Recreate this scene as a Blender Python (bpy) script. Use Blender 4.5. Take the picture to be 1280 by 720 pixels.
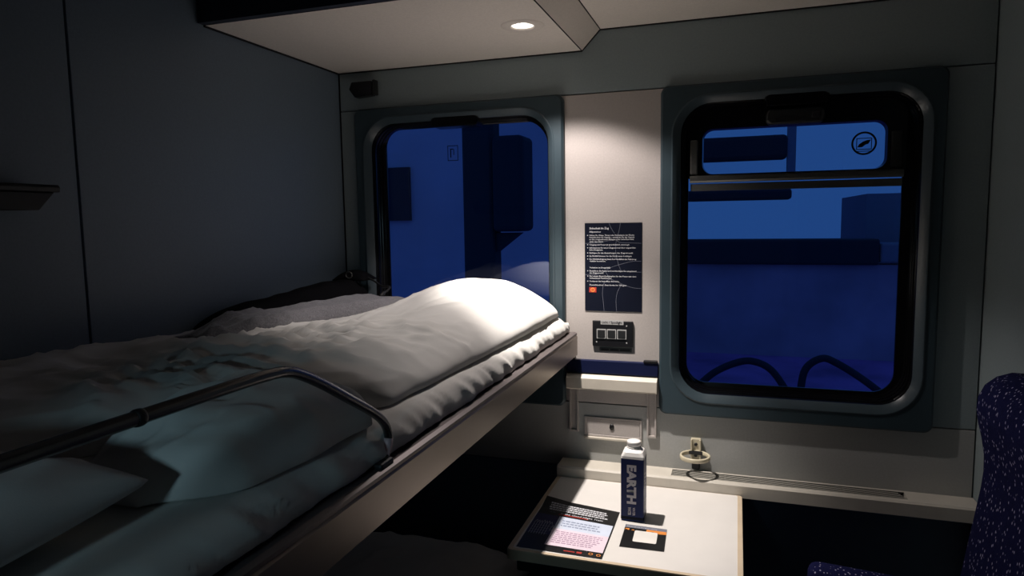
import bpy, bmesh, math, random
from mathutils import Vector, Matrix, noise

# ------------------------------------------------------------------ reset
for o in list(bpy.data.objects):
    bpy.data.objects.remove(o, do_unlink=True)
scene = bpy.context.scene
col = scene.collection
random.seed(7)

# ------------------------------------------------------------------ camera
YAW, PITCH, ROLL = 0.322765, 0.100791, -0.015217
cam_data = bpy.data.cameras.new('camera')
cam = bpy.data.objects.new('camera', cam_data)
col.objects.link(cam)
fw = Vector((-math.sin(YAW)*math.cos(PITCH), math.cos(YAW)*math.cos(PITCH), -math.sin(PITCH)))
rt = Vector((math.cos(YAW), math.sin(YAW), 0))
up = rt.cross(fw)
r2 = rt*math.cos(ROLL) + up*math.sin(ROLL)
u2 = up*math.cos(ROLL) - rt*math.sin(ROLL)
cm = Matrix((( r2.x, u2.x, -fw.x, 0.0), (r2.y, u2.y, -fw.y, -1.95), (r2.z, u2.z, -fw.z, 1.53), (0, 0, 0, 1)))
cam.matrix_world = cm
cam_data.sensor_width = 36.0
cam_data.lens = 842.16/1280*36.0
cam_data.clip_start = 0.01
scene.camera = cam

# ------------------------------------------------------------------ world: deep blue dusk
world = bpy.data.worlds.new('dusk'); scene.world = world
world.use_nodes = True
wn = world.node_tree; wn.nodes.clear()
wo = wn.nodes.new('ShaderNodeOutputWorld'); bg = wn.nodes.new('ShaderNodeBackground')
bg.inputs['Color'].default_value = (0.055, 0.21, 0.72, 1)
bg.inputs['Strength'].default_value = 0.34
wn.links.new(bg.outputs[0], wo.inputs[0])

vs = scene.view_settings
vs.view_transform = 'Standard'; vs.look = 'None'; vs.gamma = 1.0; vs.exposure = 0.0
vs.use_curve_mapping = False

# ------------------------------------------------------------------ materials
def mat(name, color, rough=0.5, metal=0.0, var=0.06, vscale=18.0, bump=0.0, bscale=250.0, spec=None, stretch=None, sheen=0.0):
    m = bpy.data.materials.new(name); m.use_nodes = True
    nt = m.node_tree; b = nt.nodes['Principled BSDF']
    b.inputs['Roughness'].default_value = rough
    b.inputs['Metallic'].default_value = metal
    if spec is not None: b.inputs['Specular IOR Level'].default_value = spec
    if sheen: b.inputs['Sheen Weight'].default_value = sheen
    tc = nt.nodes.new('ShaderNodeTexCoord'); mp = nt.nodes.new('ShaderNodeMapping')
    nt.links.new(tc.outputs['Object'], mp.inputs['Vector'])
    if stretch: mp.inputs['Scale'].default_value = stretch
    nz = nt.nodes.new('ShaderNodeTexNoise'); nz.inputs['Scale'].default_value = vscale
    nz.inputs['Detail'].default_value = 4
    nt.links.new(mp.outputs[0], nz.inputs['Vector'])
    rp = nt.nodes.new('ShaderNodeValToRGB')
    c = Vector(color)
    lo = c*(1-var); hi = c*(1+var)
    rp.color_ramp.elements[0].position = .3; rp.color_ramp.elements[1].position = .7
    rp.color_ramp.elements[0].color = (*lo, 1); rp.color_ramp.elements[1].color = (min(1, hi[0]), min(1, hi[1]), min(1, hi[2]), 1)
    nt.links.new(nz.outputs[0], rp.inputs[0]); nt.links.new(rp.outputs[0], b.inputs['Base Color'])
    if bump:
        n2 = nt.nodes.new('ShaderNodeTexNoise'); n2.inputs['Scale'].default_value = bscale; n2.inputs['Detail'].default_value = 3
        nt.links.new(mp.outputs[0], n2.inputs['Vector'])
        bp = nt.nodes.new('ShaderNodeBump'); bp.inputs['Strength'].default_value = bump; bp.inputs['Distance'].default_value = 0.002
        nt.links.new(n2.outputs[0], bp.inputs['Height']); nt.links.new(bp.outputs[0], b.inputs['Normal'])
    return m

M = {}
M['laminate'] = mat('shade_teal_laminate', (0.265, 0.320, 0.335), .42, bump=.12, bscale=420, var=.05, vscale=200)  # teal cast of the shaded wall put into the laminate colour
M['laminate_left'] = mat('shade_blue_laminate', (0.15, 0.195, 0.25), .5, bump=.12, bscale=420, var=.05, vscale=200)  # blue cast of the dim left wall put into its colour
M['laminate_low'] = mat('lamplit_laminate', (0.40, 0.405, 0.395), .42, bump=.12, bscale=420, var=.05, vscale=200)  # lit copy of the laminate: warm lamplight put into the colour
M['panel_mid'] = mat('cream_laminate', (0.46, 0.42, 0.40), .45, bump=.12, bscale=420, var=.05, vscale=200)
M['ceil'] = mat('ceiling_laminate', (0.80, 0.735, 0.67), .55, bump=.08, bscale=420, var=.05, vscale=200)
M['gap'] = mat('joint_black', (0.006, 0.006, 0.007), .8)
M['fascia'] = mat('navy_fascia', (0.020, 0.026, 0.045), .5)
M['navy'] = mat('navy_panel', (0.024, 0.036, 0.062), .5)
M['kick'] = mat('slate_navy_panel', (0.095, 0.135, 0.19), .5)
M['frame'] = mat('window_frame_plastic', (0.030, 0.052, 0.066), .45, bump=.06, bscale=500)
M['bezel'] = mat('window_bezel', (0.045, 0.066, 0.080), .30)
M['rubber'] = mat('black_rubber', (0.004, 0.004, 0.005), .17)
M['alu'] = mat('dull_aluminium', (0.16, 0.16, 0.15), .35, .8, stretch=(2, 60, 60))
M['black'] = mat('black_plastic', (0.006, 0.006, 0.008), .4)
M['blackp'] = mat('matte_black_plastic', (0.010, 0.011, 0.013), .55)
M['cream'] = mat('cream_plastic', (0.62, 0.57, 0.49), .45)
M['white'] = mat('white_plastic', (0.80, 0.77, 0.73), .4)
M['sill'] = mat('sill_plastic', (0.60, 0.56, 0.49), .5, bump=.06, bscale=500)
M['table'] = mat('table_laminate', (0.76, 0.73, 0.70), .35, var=.02)
M['tedge'] = mat('table_edge', (0.62, 0.50, 0.36), .45)
M['bandblue'] = mat('band_navy', (0.006, 0.010, 0.045), .5, spec=.2)
M['rail'] = mat('bunk_rail_metal', (0.30, 0.25, 0.215), .33, .75, var=.10, vscale=9, stretch=(1, .25, 1))
M['lip'] = mat('bunk_rail_lip', (0.17, 0.145, 0.145), .4, .6)
M['tube'] = mat('dark_chrome', (0.20, 0.20, 0.205), .27, 1.0)
M['linen'] = mat('white_linen', (0.66, 0.645, 0.62), .85, var=.03, bump=.10, bscale=700, sheen=.15)
M['sheet'] = mat('white_sheet', (0.66, 0.64, 0.61), .85, var=.03, bump=.10, bscale=700, sheen=.15)
M['tick'] = mat('mattress_cover', (0.42, 0.25, 0.20), .9)
M['fleece'] = mat('grey_fleece', (0.150, 0.145, 0.160), .95, var=.35, vscale=260, bump=.6, bscale=450, sheen=.5)
M['coat'] = mat('black_cloth', (0.005, 0.005, 0.006), .95, spec=.05, bump=.2, bscale=300)
M['cord'] = mat('black_cord', (0.006, 0.006, 0.007), .6)
M['ink'] = mat('poster_navy', (0.004, 0.006, 0.016), .6, spec=.12)
M['txt'] = mat('print_white', (0.62, 0.62, 0.66), .6)
M['txtdim'] = mat('print_grey', (0.16, 0.17, 0.22), .6)
M['lightgrey'] = mat('label_grey', (0.42, 0.42, 0.42), .6)
M['red'] = mat('print_red', (0.45, 0.03, 0.02), .5)
M['orange'] = mat('print_orange', (0.75, 0.26, 0.05), .5)
M['pinkwhite'] = mat('label_pink', (0.75, 0.52, 0.55), .5)
M['carton'] = mat('carton_navy', (0.010, 0.020, 0.095), .4, spec=.25)
M['cartonwhite'] = mat('carton_white', (0.82, 0.80, 0.78), .4)
M['silver'] = mat('print_silver', (0.60, 0.58, 0.60), .4)
M['pblack'] = mat('print_black', (0.007, 0.007, 0.008), .35)
M['pblue'] = mat('print_blue', (0.008, 0.010, 0.085), .35)
M['paleblue'] = mat('print_pale_blue', (0.62, 0.68, 0.82), .5)
M['palepink'] = mat('print_pale_pink', (0.80, 0.66, 0.76), .5)
M['pinktext'] = mat('print_mauve', (0.42, 0.28, 0.40), .5)
M['bluetext'] = mat('print_slate', (0.28, 0.32, 0.45), .5)
M['floor'] = mat('floor_vinyl', (0.035, 0.037, 0.045), .6)
M['back'] = mat('back_wall_laminate', (0.09, 0.095, 0.11), .5)
M['grille'] = mat('grille_dark', (0.004, 0.004, 0.004), .8)
M['slat'] = mat('grille_slat', (0.45, 0.43, 0.38), .4)
M['brass'] = mat('aged_cream_plastic', (0.58, 0.52, 0.38), .4)
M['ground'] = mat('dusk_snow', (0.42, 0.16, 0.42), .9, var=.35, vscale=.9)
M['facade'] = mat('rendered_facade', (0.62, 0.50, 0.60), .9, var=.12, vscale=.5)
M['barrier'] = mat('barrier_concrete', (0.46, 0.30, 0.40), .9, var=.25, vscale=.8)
M['outdark'] = mat('weathered_dark_steel', (0.012, 0.016, 0.03), .8)
M['outmid'] = mat('dark_cladding', (0.22, 0.20, 0.26), .9)

def seat_fabric():
    m = bpy.data.materials.new('navy_speckled_upholstery'); m.use_nodes = True
    nt = m.node_tree; b = nt.nodes['Principled BSDF']; b.inputs['Roughness'].default_value = .95; b.inputs['Specular IOR Level'].default_value = .08
    b.inputs['Sheen Weight'].default_value = .0
    tc = nt.nodes.new('ShaderNodeTexCoord'); mp = nt.nodes.new('ShaderNodeMapping')
    mp.inputs['Scale'].default_value = (1.9, 1.9, 1.0)
    nt.links.new(tc.outputs['Object'], mp.inputs['Vector'])
    v = nt.nodes.new('ShaderNodeTexVoronoi'); v.inputs['Scale'].default_value = 72; v.feature = 'F1'
    nt.links.new(mp.outputs[0], v.inputs['Vector'])
    r = nt.nodes.new('ShaderNodeValToRGB')
    e = r.color_ramp.elements
    e[0].position = .17; e[0].color = (.34, .33, .50, 1)
    e[1].position = .27; e[1].color = (.008, .009, .048, 1)
    nt.links.new(v.outputs['Distance'], r.inputs[0])
    sep = nt.nodes.new('ShaderNodeSeparateColor'); nt.links.new(v.outputs['Color'], sep.inputs[0])
    gt = nt.nodes.new('ShaderNodeMath'); gt.operation = 'GREATER_THAN'; gt.inputs[1].default_value = .15
    nt.links.new(sep.outputs[0], gt.inputs[0])
    mx = nt.nodes.new('ShaderNodeMix'); mx.data_type = 'RGBA'
    mx.inputs[6].default_value = (.007, .008, .042, 1)
    nt.links.new(gt.outputs[0], mx.inputs[0]); nt.links.new(r.outputs[0], mx.inputs[7])
    nt.links.new(mx.outputs[2], b.inputs['Base Color'])
    n2 = nt.nodes.new('ShaderNodeTexNoise'); n2.inputs['Scale'].default_value = 400
    nt.links.new(tc.outputs['Object'], n2.inputs['Vector'])
    bp = nt.nodes.new('ShaderNodeBump'); bp.inputs['Strength'].default_value = .5; bp.inputs['Distance'].default_value = .003
    nt.links.new(n2.outputs[0], bp.inputs['Height']); nt.links.new(bp.outputs[0], b.inputs['Normal'])
    return m
M['seat'] = seat_fabric()

def glass_mat():
    m = bpy.data.materials.new('window_glass'); m.use_nodes = True
    nt = m.node_tree; nt.nodes.clear()
    out = nt.nodes.new('ShaderNodeOutputMaterial'); mx = nt.nodes.new('ShaderNodeMixShader')
    tr = nt.nodes.new('ShaderNodeBsdfTransparent'); tr.inputs[0].default_value = (.86, .90, .95, 1)
    gl = nt.nodes.new('ShaderNodeBsdfGlossy'); gl.inputs['Roughness'].default_value = .03
    gl.inputs[0].default_value = (.8, .85, 1, 1)
    fr = nt.nodes.new('ShaderNodeFresnel'); fr.inputs[0].default_value = 1.5
    tc = nt.nodes.new('ShaderNodeTexCoord'); nz = nt.nodes.new('ShaderNodeTexNoise'); nz.inputs['Scale'].default_value = 3
    nt.links.new(tc.outputs['Object'], nz.inputs['Vector'])
    bp = nt.nodes.new('ShaderNodeBump'); bp.inputs['Strength'].default_value = .02
    nt.links.new(nz.outputs[0], bp.inputs['Height']); nt.links.new(bp.outputs[0], gl.inputs['Normal'])
    nt.links.new(fr.outputs[0], mx.inputs[0]); nt.links.new(tr.outputs[0], mx.inputs[1]); nt.links.new(gl.outputs[0], mx.inputs[2])
    nt.links.new(mx.outputs[0], out.inputs[0])
    return m
M['glass'] = glass_mat()

def emit(name, color, strength):
    m = bpy.data.materials.new(name); m.use_nodes = True
    nt = m.node_tree; nt.nodes.clear()
    out = nt.nodes.new('ShaderNodeOutputMaterial'); e = nt.nodes.new('ShaderNodeEmission')
    e.inputs[0].default_value = (*color, 1); e.inputs[1].default_value = strength
    nt.links.new(e.outputs[0], out.inputs[0])
    return m
M['bulb'] = emit('bulb_glow', (1.0, .93, .84), 12.0)
M['night'] = emit('fill_lamp_glow', (.25, .62, 1.0), 1.0)  # glow of the added fill lamp

# ------------------------------------------------------------------ object helpers
def tag(o, label=None, cat=None, group=None, kind=None):
    if label: o['label'] = label
    if cat: o['category'] = cat
    if group: o['group'] = group
    if kind: o['kind'] = kind
    return o

def empty(name, loc=(0, 0, 0)):
    o = bpy.data.objects.new(name, None); col.objects.link(o); o.location = loc
    o.empty_display_size = .05
    return o

def put(name, me, material, parent=None, smooth=False):
    """link a mesh whose vertices are in world coordinates; keep the object's origin at its parent"""
    o = bpy.data.objects.new(name, me); col.objects.link(o)
    if material: me.materials.append(M[material] if isinstance(material, str) else material)
    if parent is not None:
        o.parent = parent
        off = Vector((0, 0, 0)); p = parent
        while p is not None:
            off += p.location; p = p.parent
        if off.length > 0:
            me.transform(Matrix.Translation(-off))
    if smooth:
        for p in me.polygons: p.use_smooth = True
    return o

def to_mesh(name, bm, normals=True):
    if normals: bmesh.ops.recalc_face_normals(bm, faces=bm.faces)
    me = bpy.data.meshes.new(name); bm.to_mesh(me); bm.free(); return me

def box_bm(bm, lo, hi, bev=0.0, seg=2):
    vs_ = [bm.verts.new((x, y, z)) for x in (lo[0], hi[0]) for y in (lo[1], hi[1]) for z in (lo[2], hi[2])]
    fs = [(0, 1, 3, 2), (4, 6, 7, 5), (0, 4, 5, 1), (2, 3, 7, 6), (0, 2, 6, 4), (1, 5, 7, 3)]
    faces = [bm.faces.new([vs_[i] for i in f]) for f in fs]
    if bev > 0:
        es = list({e for f in faces for e in f.edges})
        bmesh.ops.bevel(bm, geom=es, offset=bev, segments=seg, affect='EDGES', profile=.5)

def box(name, lo, hi, material, parent=None, bev=0.0, seg=2, smooth=False):
    bm = bmesh.new(); box_bm(bm, lo, hi, bev, seg)
    return put(name, to_mesh(name, bm), material, parent, smooth)

def rrect(x0, x1, z0, z1, r, n=8):
    pts = []
    for cx, cz, a0 in ((x1-r, z1-r, 0), (x0+r, z1-r, 90), (x0+r, z0+r, 180), (x1-r, z0+r, 270)):
        for k in range(n+1):
            a = math.radians(a0 + 90*k/n)
            pts.append((cx + r*math.cos(a), cz + r*math.sin(a)))
    return pts

def loft(name, loops, material, parent=None, cap0=False, cap1=False, smooth=False, close=False):
    """loops: lists of 3D points of equal length, each a closed outline"""
    bm = bmesh.new()
    L = [[bm.verts.new(p) for p in lp] for lp in loops]
    n = len(L[0])
    pairs = list(zip(L[:-1], L[1:]))
    if close: pairs.append((L[-1], L[0]))
    for a, b in pairs:
        for i in range(n):
            j = (i+1) % n
            bm.faces.new((a[i], a[j], b[j], b[i]))
    if cap0: bm.faces.new(L[0])
    if cap1: bm.faces.new(list(reversed(L[-1])))
    return put(name, to_mesh(name, bm), material, parent, smooth)

def rloop(x0, x1, z0, z1, r, y, n=8):
    return [(px, y, pz) for px, pz in rrect(x0, x1, z0, z1, r, n)]

def catmull(pts, per=8):
    P = [Vector(p) for p in pts]
    P = [P[0]*2-P[1]] + P + [P[-1]*2-P[-2]]
    out = []
    for i in range(1, len(P)-2):
        a, b, c, d = P[i-1:i+3]
        for k in range(per):
            t = k/per
            out.append(.5*((2*b) + (c-a)*t + (2*a-5*b+4*c-d)*t*t + (3*b-a-3*c+d)*t**3))
    out.append(P[-2]); return out

def tube_bm(bm, path, r, n=12, caps=True):
    path = [Vector(p) for p in path]
    rings = []; prev = None
    for i, p in enumerate(path):
        t = (path[min(i+1, len(path)-1)] - path[max(i-1, 0)]).normalized()
        if prev is None:
            a = Vector((0, 0, 1)) if abs(t.z) < .9 else Vector((1, 0, 0))
            u = t.cross(a).normalized()
        else:
            u = (prev - t*prev.dot(t)).normalized()
        prev = u; w = t.cross(u)
        rr = r[i] if isinstance(r, (list, tuple)) else r
        rings.append([bm.verts.new(p + (u*math.cos(2*math.pi*k/n) + w*math.sin(2*math.pi*k/n))*rr) for k in range(n)])
    for a, b in zip(rings[:-1], rings[1:]):
        for k in range(n):
            bm.faces.new((a[k], a[(k+1) % n], b[(k+1) % n], b[k]))
    if caps:
        bm.faces.new(list(reversed(rings[0]))); bm.faces.new(rings[-1])

def tube(name, path, r, material, parent=None, n=12):
    bm = bmesh.new(); tube_bm(bm, path, r, n)
    return put(name, to_mesh(name, bm), material, parent, True)

def lathe(name, prof, center, material, parent=None, n=32, smooth=True, cap=True):
    cx, cy = center
    bm = bmesh.new()
    rings = [[bm.verts.new((cx + r*math.cos(2*math.pi*k/n), cy + r*math.sin(2*math.pi*k/n), z)) for k in range(n)] for r, z in prof]
    for a, b in zip(rings[:-1], rings[1:]):
        for k in range(n):
            bm.faces.new((a[k], a[(k+1) % n], b[(k+1) % n], b[k]))
    if cap:
        bm.faces.new(list(reversed(rings[0]))); bm.faces.new(rings[-1])
    return put(name, to_mesh(name, bm), material, parent, smooth)

def prism(name, prof, axis, a, b, material, parent=None, bev=0.0):
    """extrude a 2D outline; axis 'y': prof is (x,z) from y=a to y=b; axis 'x': prof is (y,z); axis 'z': prof is (x,y)"""
    f = {'y': lambda p, t: (p[0], t, p[1]), 'x': lambda p, t: (t, p[0], p[1]), 'z': lambda p, t: (p[0], p[1], t)}[axis]
    bm = bmesh.new()
    A = [bm.verts.new(f(p, a)) for p in prof]; B = [bm.verts.new(f(p, b)) for p in prof]
    n = len(prof)
    for i in range(n): bm.faces.new((A[i], A[(i+1) % n], B[(i+1) % n], B[i]))
    bm.faces.new(list(reversed(A))); bm.faces.new(B)
    bmesh.ops.recalc_face_normals(bm, faces=bm.faces)
    if bev: bmesh.ops.bevel(bm, geom=list(bm.edges), offset=bev, segments=2, affect='EDGES', profile=.5)
    return put(name, to_mesh(name, bm), material, parent)

def text(name, s, size, mw, material, parent=None, align='LEFT', bold=0.0, width=None, spacing=1.0, res=2):
    cu = bpy.data.curves.new(name, 'FONT'); cu.body = s; cu.size = size; cu.align_x = align
    cu.resolution_u = res; cu.offset = bold; cu.space_line = spacing
    to = bpy.data.objects.new(name + '_tmp', cu); col.objects.link(to)
    dg = bpy.context.evaluated_depsgraph_get(); dg.update()
    me = bpy.data.meshes.new_from_object(to.evaluated_get(dg))
    bpy.data.objects.remove(to, do_unlink=True); bpy.data.curves.remove(cu)
    me.name = name; me.materials.clear()
    if width and len(me.vertices):
        xs = [v.co.x for v in me.vertices]; k = width/(max(xs)-min(xs))
        me.transform(Matrix.Diagonal((k, 1, 1, 1)))
    me.transform(mw)
    return put(name, me, material, parent)

def on_wall(x, y, z):      # lettering plane facing the room (-Y)
    return Matrix.Translation((x, y, z)) @ Matrix.Rotation(math.pi/2, 4, 'X')

def nz(x, y, z=0.0): return noise.noise(Vector((x, y, z)))
def sstep(a, b, t):
    t = max(0.0, min(1.0, (t-a)/(b-a))); return t*t*(3-2*t)

# ================================================================== SETTING
XL, XR = -1.234, 0.586
YB = -2.35
ZC_L, ZC_R, ZC_F = 2.008, 2.062, 2.40

fl = box('floor', (XL-.08, YB-.08, -.06), (XR+.08, .10, 0), 'floor'); tag(fl, 'dark vinyl compartment floor', kind='structure')

# ---- window wall: a dark carcass with openings, laminate panels proud of it with open joints
H1 = (-1.135, -.515); H2 = (-.167, .453); HZ = (1.012, 1.854)
bm = bmesh.new()
for lo, hi in [((XL-.08, .012, 0), (XR+.08, .10, HZ[0])), ((XL-.08, .012, HZ[1]), (XR+.08, .10, 2.46)),
               ((XL-.08, .012, HZ[0]), (H1[0], .10, HZ[1])), ((H1[1], .012, HZ[0]), (H2[0], .10, HZ[1])),
               ((H2[1], .012, HZ[0]), (XR+.08, .10, HZ[1]))]:
    box_bm(bm, lo, hi)
wall_far = put('wall_far', to_mesh('wall_far', bm), 'gap')
tag(wall_far, 'window wall of the sleeper compartment', kind='structure')
def panel(lo, hi, m='laminate', bev=.0012): return box('panel', lo, hi, m, wall_far, bev)
g = .0015
panel((XL+.004, 0, 1.889), (XR-.003, .02, 2.40))
panel((XL+.004, 0, .9815), (H1[0], .02, 1.886))
panel((H1[1], 0, .9815), (H2[0], .02, 1.886), 'panel_mid')
panel((H2[1], 0, .9815), (XR-.003, .02, 1.886))
panel((XL+.004, 0, .78), (XR-.003, .02, .9785), 'laminate_low')
panel((XL+.004, .002, .02), (XR-.003, .02, .777), 'kick')

# ---- left wall
wall_left = box('wall_left', (XL-.08, YB, 0), (XL-.008, .012, 2.46), 'gap'); tag(wall_left, 'left partition wall of pale panels', kind='structure')
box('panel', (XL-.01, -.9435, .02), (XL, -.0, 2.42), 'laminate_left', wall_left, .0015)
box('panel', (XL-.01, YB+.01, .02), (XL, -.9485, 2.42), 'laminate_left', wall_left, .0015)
# ---- right wall
wall_right = box('wall_right', (XR, YB, 0), (XR+.08, .012, 2.46), 'laminate'); tag(wall_right, 'right partition wall of grey laminate', kind='structure')
# ---- back wall with door
wall_back = box('wall_back', (XL-.08, YB-.08, 0), (XR+.08, YB, 2.46), 'back'); tag(wall_back, 'corridor side wall', kind='structure')
door = box('door_1', (-.34, YB, 0.005), (.34, YB+.03, 2.02), 'laminate', bev=.004); tag(door, 'sliding compartment door', kind='structure')
box('door_handle', (.27, YB+.03, .98), (.30, YB+.06, 1.16), 'alu', door, .006)

# ---- ceiling: lower panel with the spotlight, slanted strip, higher right panel, navy fascia, high ceiling
ceiling = box('ceiling', (XL-.08, YB-.08, ZC_F), (XR+.08, .10, ZC_F+.06), 'gap'); tag(ceiling, 'stepped compartment ceiling', kind='structure')
YF = -.585
SX0, SX1 = -.430, -.377
LX, LY, LR = -.513, -.303, .030           # spotlight
bm = bmesh.new()                           # lower panel with a round hole for the lamp
n = 32
ring = [bm.verts.new((LX + LR*math.cos(2*math.pi*k/n), LY + LR*math.sin(2*math.pi*k/n), ZC_L)) for k in range(n)]
ring2 = [bm.verts.new((LX + LR*math.cos(2*math.pi*k/n), LY + LR*math.sin(2*math.pi*k/n), ZC_L+.02)) for k in range(n)]
def rim(a):
    c, s = math.cos(a), math.sin(a); x0, x1, y0, y1 = XL+.007, SX0-.0018, YF, -.006
    tx = ((x1-LX)/c if c > 1e-9 else (x0-LX)/c if c < -1e-9 else 1e9); ty = ((y1-LY)/s if s > 1e-9 else (y0-LY)/s if s < -1e-9 else 1e9)
    t = min(tx, ty); return LX+c*t, LY+s*t
angs = sorted([2*math.pi*k/n for k in range(n)])
outer = [bm.verts.new((*rim(a), ZC_L)) for a in angs]
outer2 = [bm.verts.new((*rim(a), ZC_L+.02)) for a in angs]
x0, x1, y0, y1 = XL+.007, SX0-.0018, YF, -.006
corn = [(x1, y1), (x0, y1), (x0, y0), (x1, y0)]
for k in range(n):
    j = (k+1) % n
    bm.faces.new((ring[k], ring[j], outer[j], outer[k]))
    bm.faces.new((ring[k], ring2[k], ring2[j], ring[j]))
    a, b = outer[k].co, outer[j].co
    if abs(a.x-b.x) > 1e-6 and abs(a.y-b.y) > 1e-6:
        cx = a.x if abs(a.x-x0) < 1e-6 or abs(a.x-x1) < 1e-6 else b.x
        cy = a.y if abs(a.y-y0) < 1e-6 or abs(a.y-y1) < 1e-6 else b.y
        cv = bm.verts.new((cx, cy, ZC_L)); bm.faces.new((outer[k], outer[j], cv))
for v in outer2: bm.verts.remove(v)
lowp = put('panel', to_mesh('panel', bm), 'ceil', ceiling)
prism('panel', [(SX0+.0012, ZC_L+.0005), (SX1-.0012, ZC_R-.0005), (SX1-.012, ZC_R+.01), (SX0-.010, ZC_L+.012)], 'y', YF, -.005, 'ceil', ceiling)
box('panel', (SX1+.0018, YF, ZC_R), (XR-.005, -.005, ZC_R+.02), 'ceil', ceiling)
box('panel', (XL+.003, YF, ZC_R+.03), (XR-.003, -.003, ZC_R+.05), 'gap', ceiling)
prism('fascia', [(XL+.002, ZC_L+.001), (SX0, ZC_L+.001), (SX1, ZC_R+.001), (XR-.002, ZC_R+.001), (XR-.002, ZC_F-.002), (XL+.002, ZC_F-.002)], 'y', YF-.02, YF-.001, 'fascia', ceiling)
box('panel', (XL+.003, YB+.005, ZC_F-.02), (XR-.003, YF-.022, ZC_F-.001), 'back', ceiling)

# black seals in the joints between ceiling panels and walls
box('joint_seal', (XL+.001, YF, ZC_L-.003), (XL+.0068, -.001, ZC_L+.012), 'gap', ceiling)
box('joint_seal', (XL+.007, -.0058, ZC_L-.003), (SX0, -.0008, ZC_L+.012), 'gap', ceiling)
prism('joint_seal', [(SX0, ZC_L-.003), (SX1, ZC_R-.003), (SX1, ZC_R+.003), (SX0, ZC_L+.003)], 'y', -.0048, -.0008, 'gap', ceiling)
box('joint_seal', (SX1, -.0048, ZC_R-.003), (XR-.001, -.0008, ZC_R+.012), 'gap', ceiling)
box('joint_seal', (SX0-.0014, YF, ZC_L-.0012), (SX0+.0008, -.006, ZC_L+.006), 'gap', ceiling)
box('joint_seal', (SX1-.0008, YF, ZC_R-.0014), (SX1+.0014, -.006, ZC_R+.006), 'gap', ceiling)

# ================================================================== WINDOWS
def window(name, dx, label, sash):
    w = empty(name, (.14+dx, 0, .967)); tag(w, label, kind='structure')
    X = lambda a: a+dx
    fo = (X(-.206), X(.485), .967, 1.889)
    bo = (X(-.176), X(.458), 1.006, 1.861)
    bi = (X(-.153), X(.437), 1.029, 1.840)
    loft('surround_frame', [rloop(*fo, .022, .0, 8), rloop(*fo, .022, -.012), rloop(fo[0]+.006, fo[1]-.006, fo[2]+.006, fo[3]-.006, .018, -.020),
          rloop(bo[0], bo[1], bo[2], bo[3], .105, -.020)], 'frame', w)
    loft('bezel', [rloop(*bo, .105, -.020), rloop(bo[0]+.002, bo[1]-.002, bo[2]+.002, bo[3]-.002, .103, -.0225),
          rloop(bo[0]+.005, bo[1]-.005, bo[2]+.005, bo[3]-.005, .100, -.0215),
          rloop(bi[0]+.001, bi[1]-.001, bi[2]+.001, bi[3]-.001, .083, -.003)], 'bezel', w, smooth=True)
    gi = (bi[0]+.010, bi[1]-.010, bi[2]+.010, bi[3]-.010)
    if sash: pn = (X(-.134), X(.404), 1.052, 1.815)
    else:    pn = (X(-.128), X(.446-.02), 1.045, 1.826)
    loops = [rloop(bi[0], bi[1], bi[2], bi[3], .084, -.002)]
    # ribbed reveal: shallow steps going out to the pane
    for k, (s, y) in enumerate([(.003, .010), (.0065, .011), (.0065, .022), (.009, .023), (.009, .034), (.0115, .035), (.0115, .048)]):
        loops.append(rloop(bi[0]+s, bi[1]-s, bi[2]+s, bi[3]-s, .082, y))
    loops.append(rloop(pn[0], pn[1], pn[2], pn[3], .055, .050))
    loops.append(rloop(pn[0], pn[1], pn[2], pn[3], .055, .056))
    loft('gasket', loops, 'rubber', w)
    box('pane', (pn[0]-.004, .056, pn[2]-.004), (pn[1]+.004, .062, pn[3]+.004), 'glass', w)
    # moulded hump at the top of the gasket
    prism('gasket_hump', [(X(.062), 1.842), (X(.075), 1.851), (X(.205), 1.851), (X(.220), 1.842), (X(.214), 1.818), (X(.068), 1.818)], 'y', -.012, .046, 'rubber', w, .003)
    return w
win1 = window('window_1', -.968, 'fixed window behind the bunk', False)
win2 = window('window_2', 0.0, 'window with tilting top sash above the folding table', True)

# sash details of the right window
loft('sash_frame', [rloop(-.138, .410, 1.636, 1.832, .012, .046), rloop(-.138, .410, 1.636, 1.832, .012, .034), rloop(-.136, .408, 1.638, 1.830, .012, .032),
      rloop(-.096, .364, 1.648, 1.772, .028, .032), rloop(-.094, .362, 1.650, 1.770, .028, .056)], 'rubber', win2)
bar = empty('sash_bar', (0, 0, 0)); bar.parent = win2; bar.location = Vector((.14, .02, 1.622)) - win2.location
prism('bar_upper', [(.014, 1.625), (.010, 1.630), (.010, 1.640), (.014, 1.644), (.036, 1.644), (.036, 1.625)], 'x', -.128, .400, 'alu', bar)
prism('bar_lower', [(.018, 1.602), (.018, 1.6215), (.036, 1.6215), (.036, 1.602)], 'x', -.126, .398, 'alu', bar)
box('sash_side_strip', (-.128, .014, 1.648), (-.108, .034, 1.742), 'alu', win2, .003)
box('sash_side_strip', (.372, .024, 1.648), (.396, .034, 1.742), 'blackp', win2, .003)
hd = loft('sash_handle', [rloop(.068, .213, 1.772, 1.812, .014, .030), rloop(.068, .213, 1.772, 1.812, .014, .002), rloop(.072, .209, 1.776, 1.808, .012, -.002)], 'blackp', win2, cap1=True)
box('handle_grip', (.090, -.006, 1.777), (.165, .0, 1.788), 'black', hd, .002)
lathe_h = box('handle_lock', (.178, -.006, 1.783), (.202, .0, 1.801), 'black', hd, .004, 3)
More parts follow.
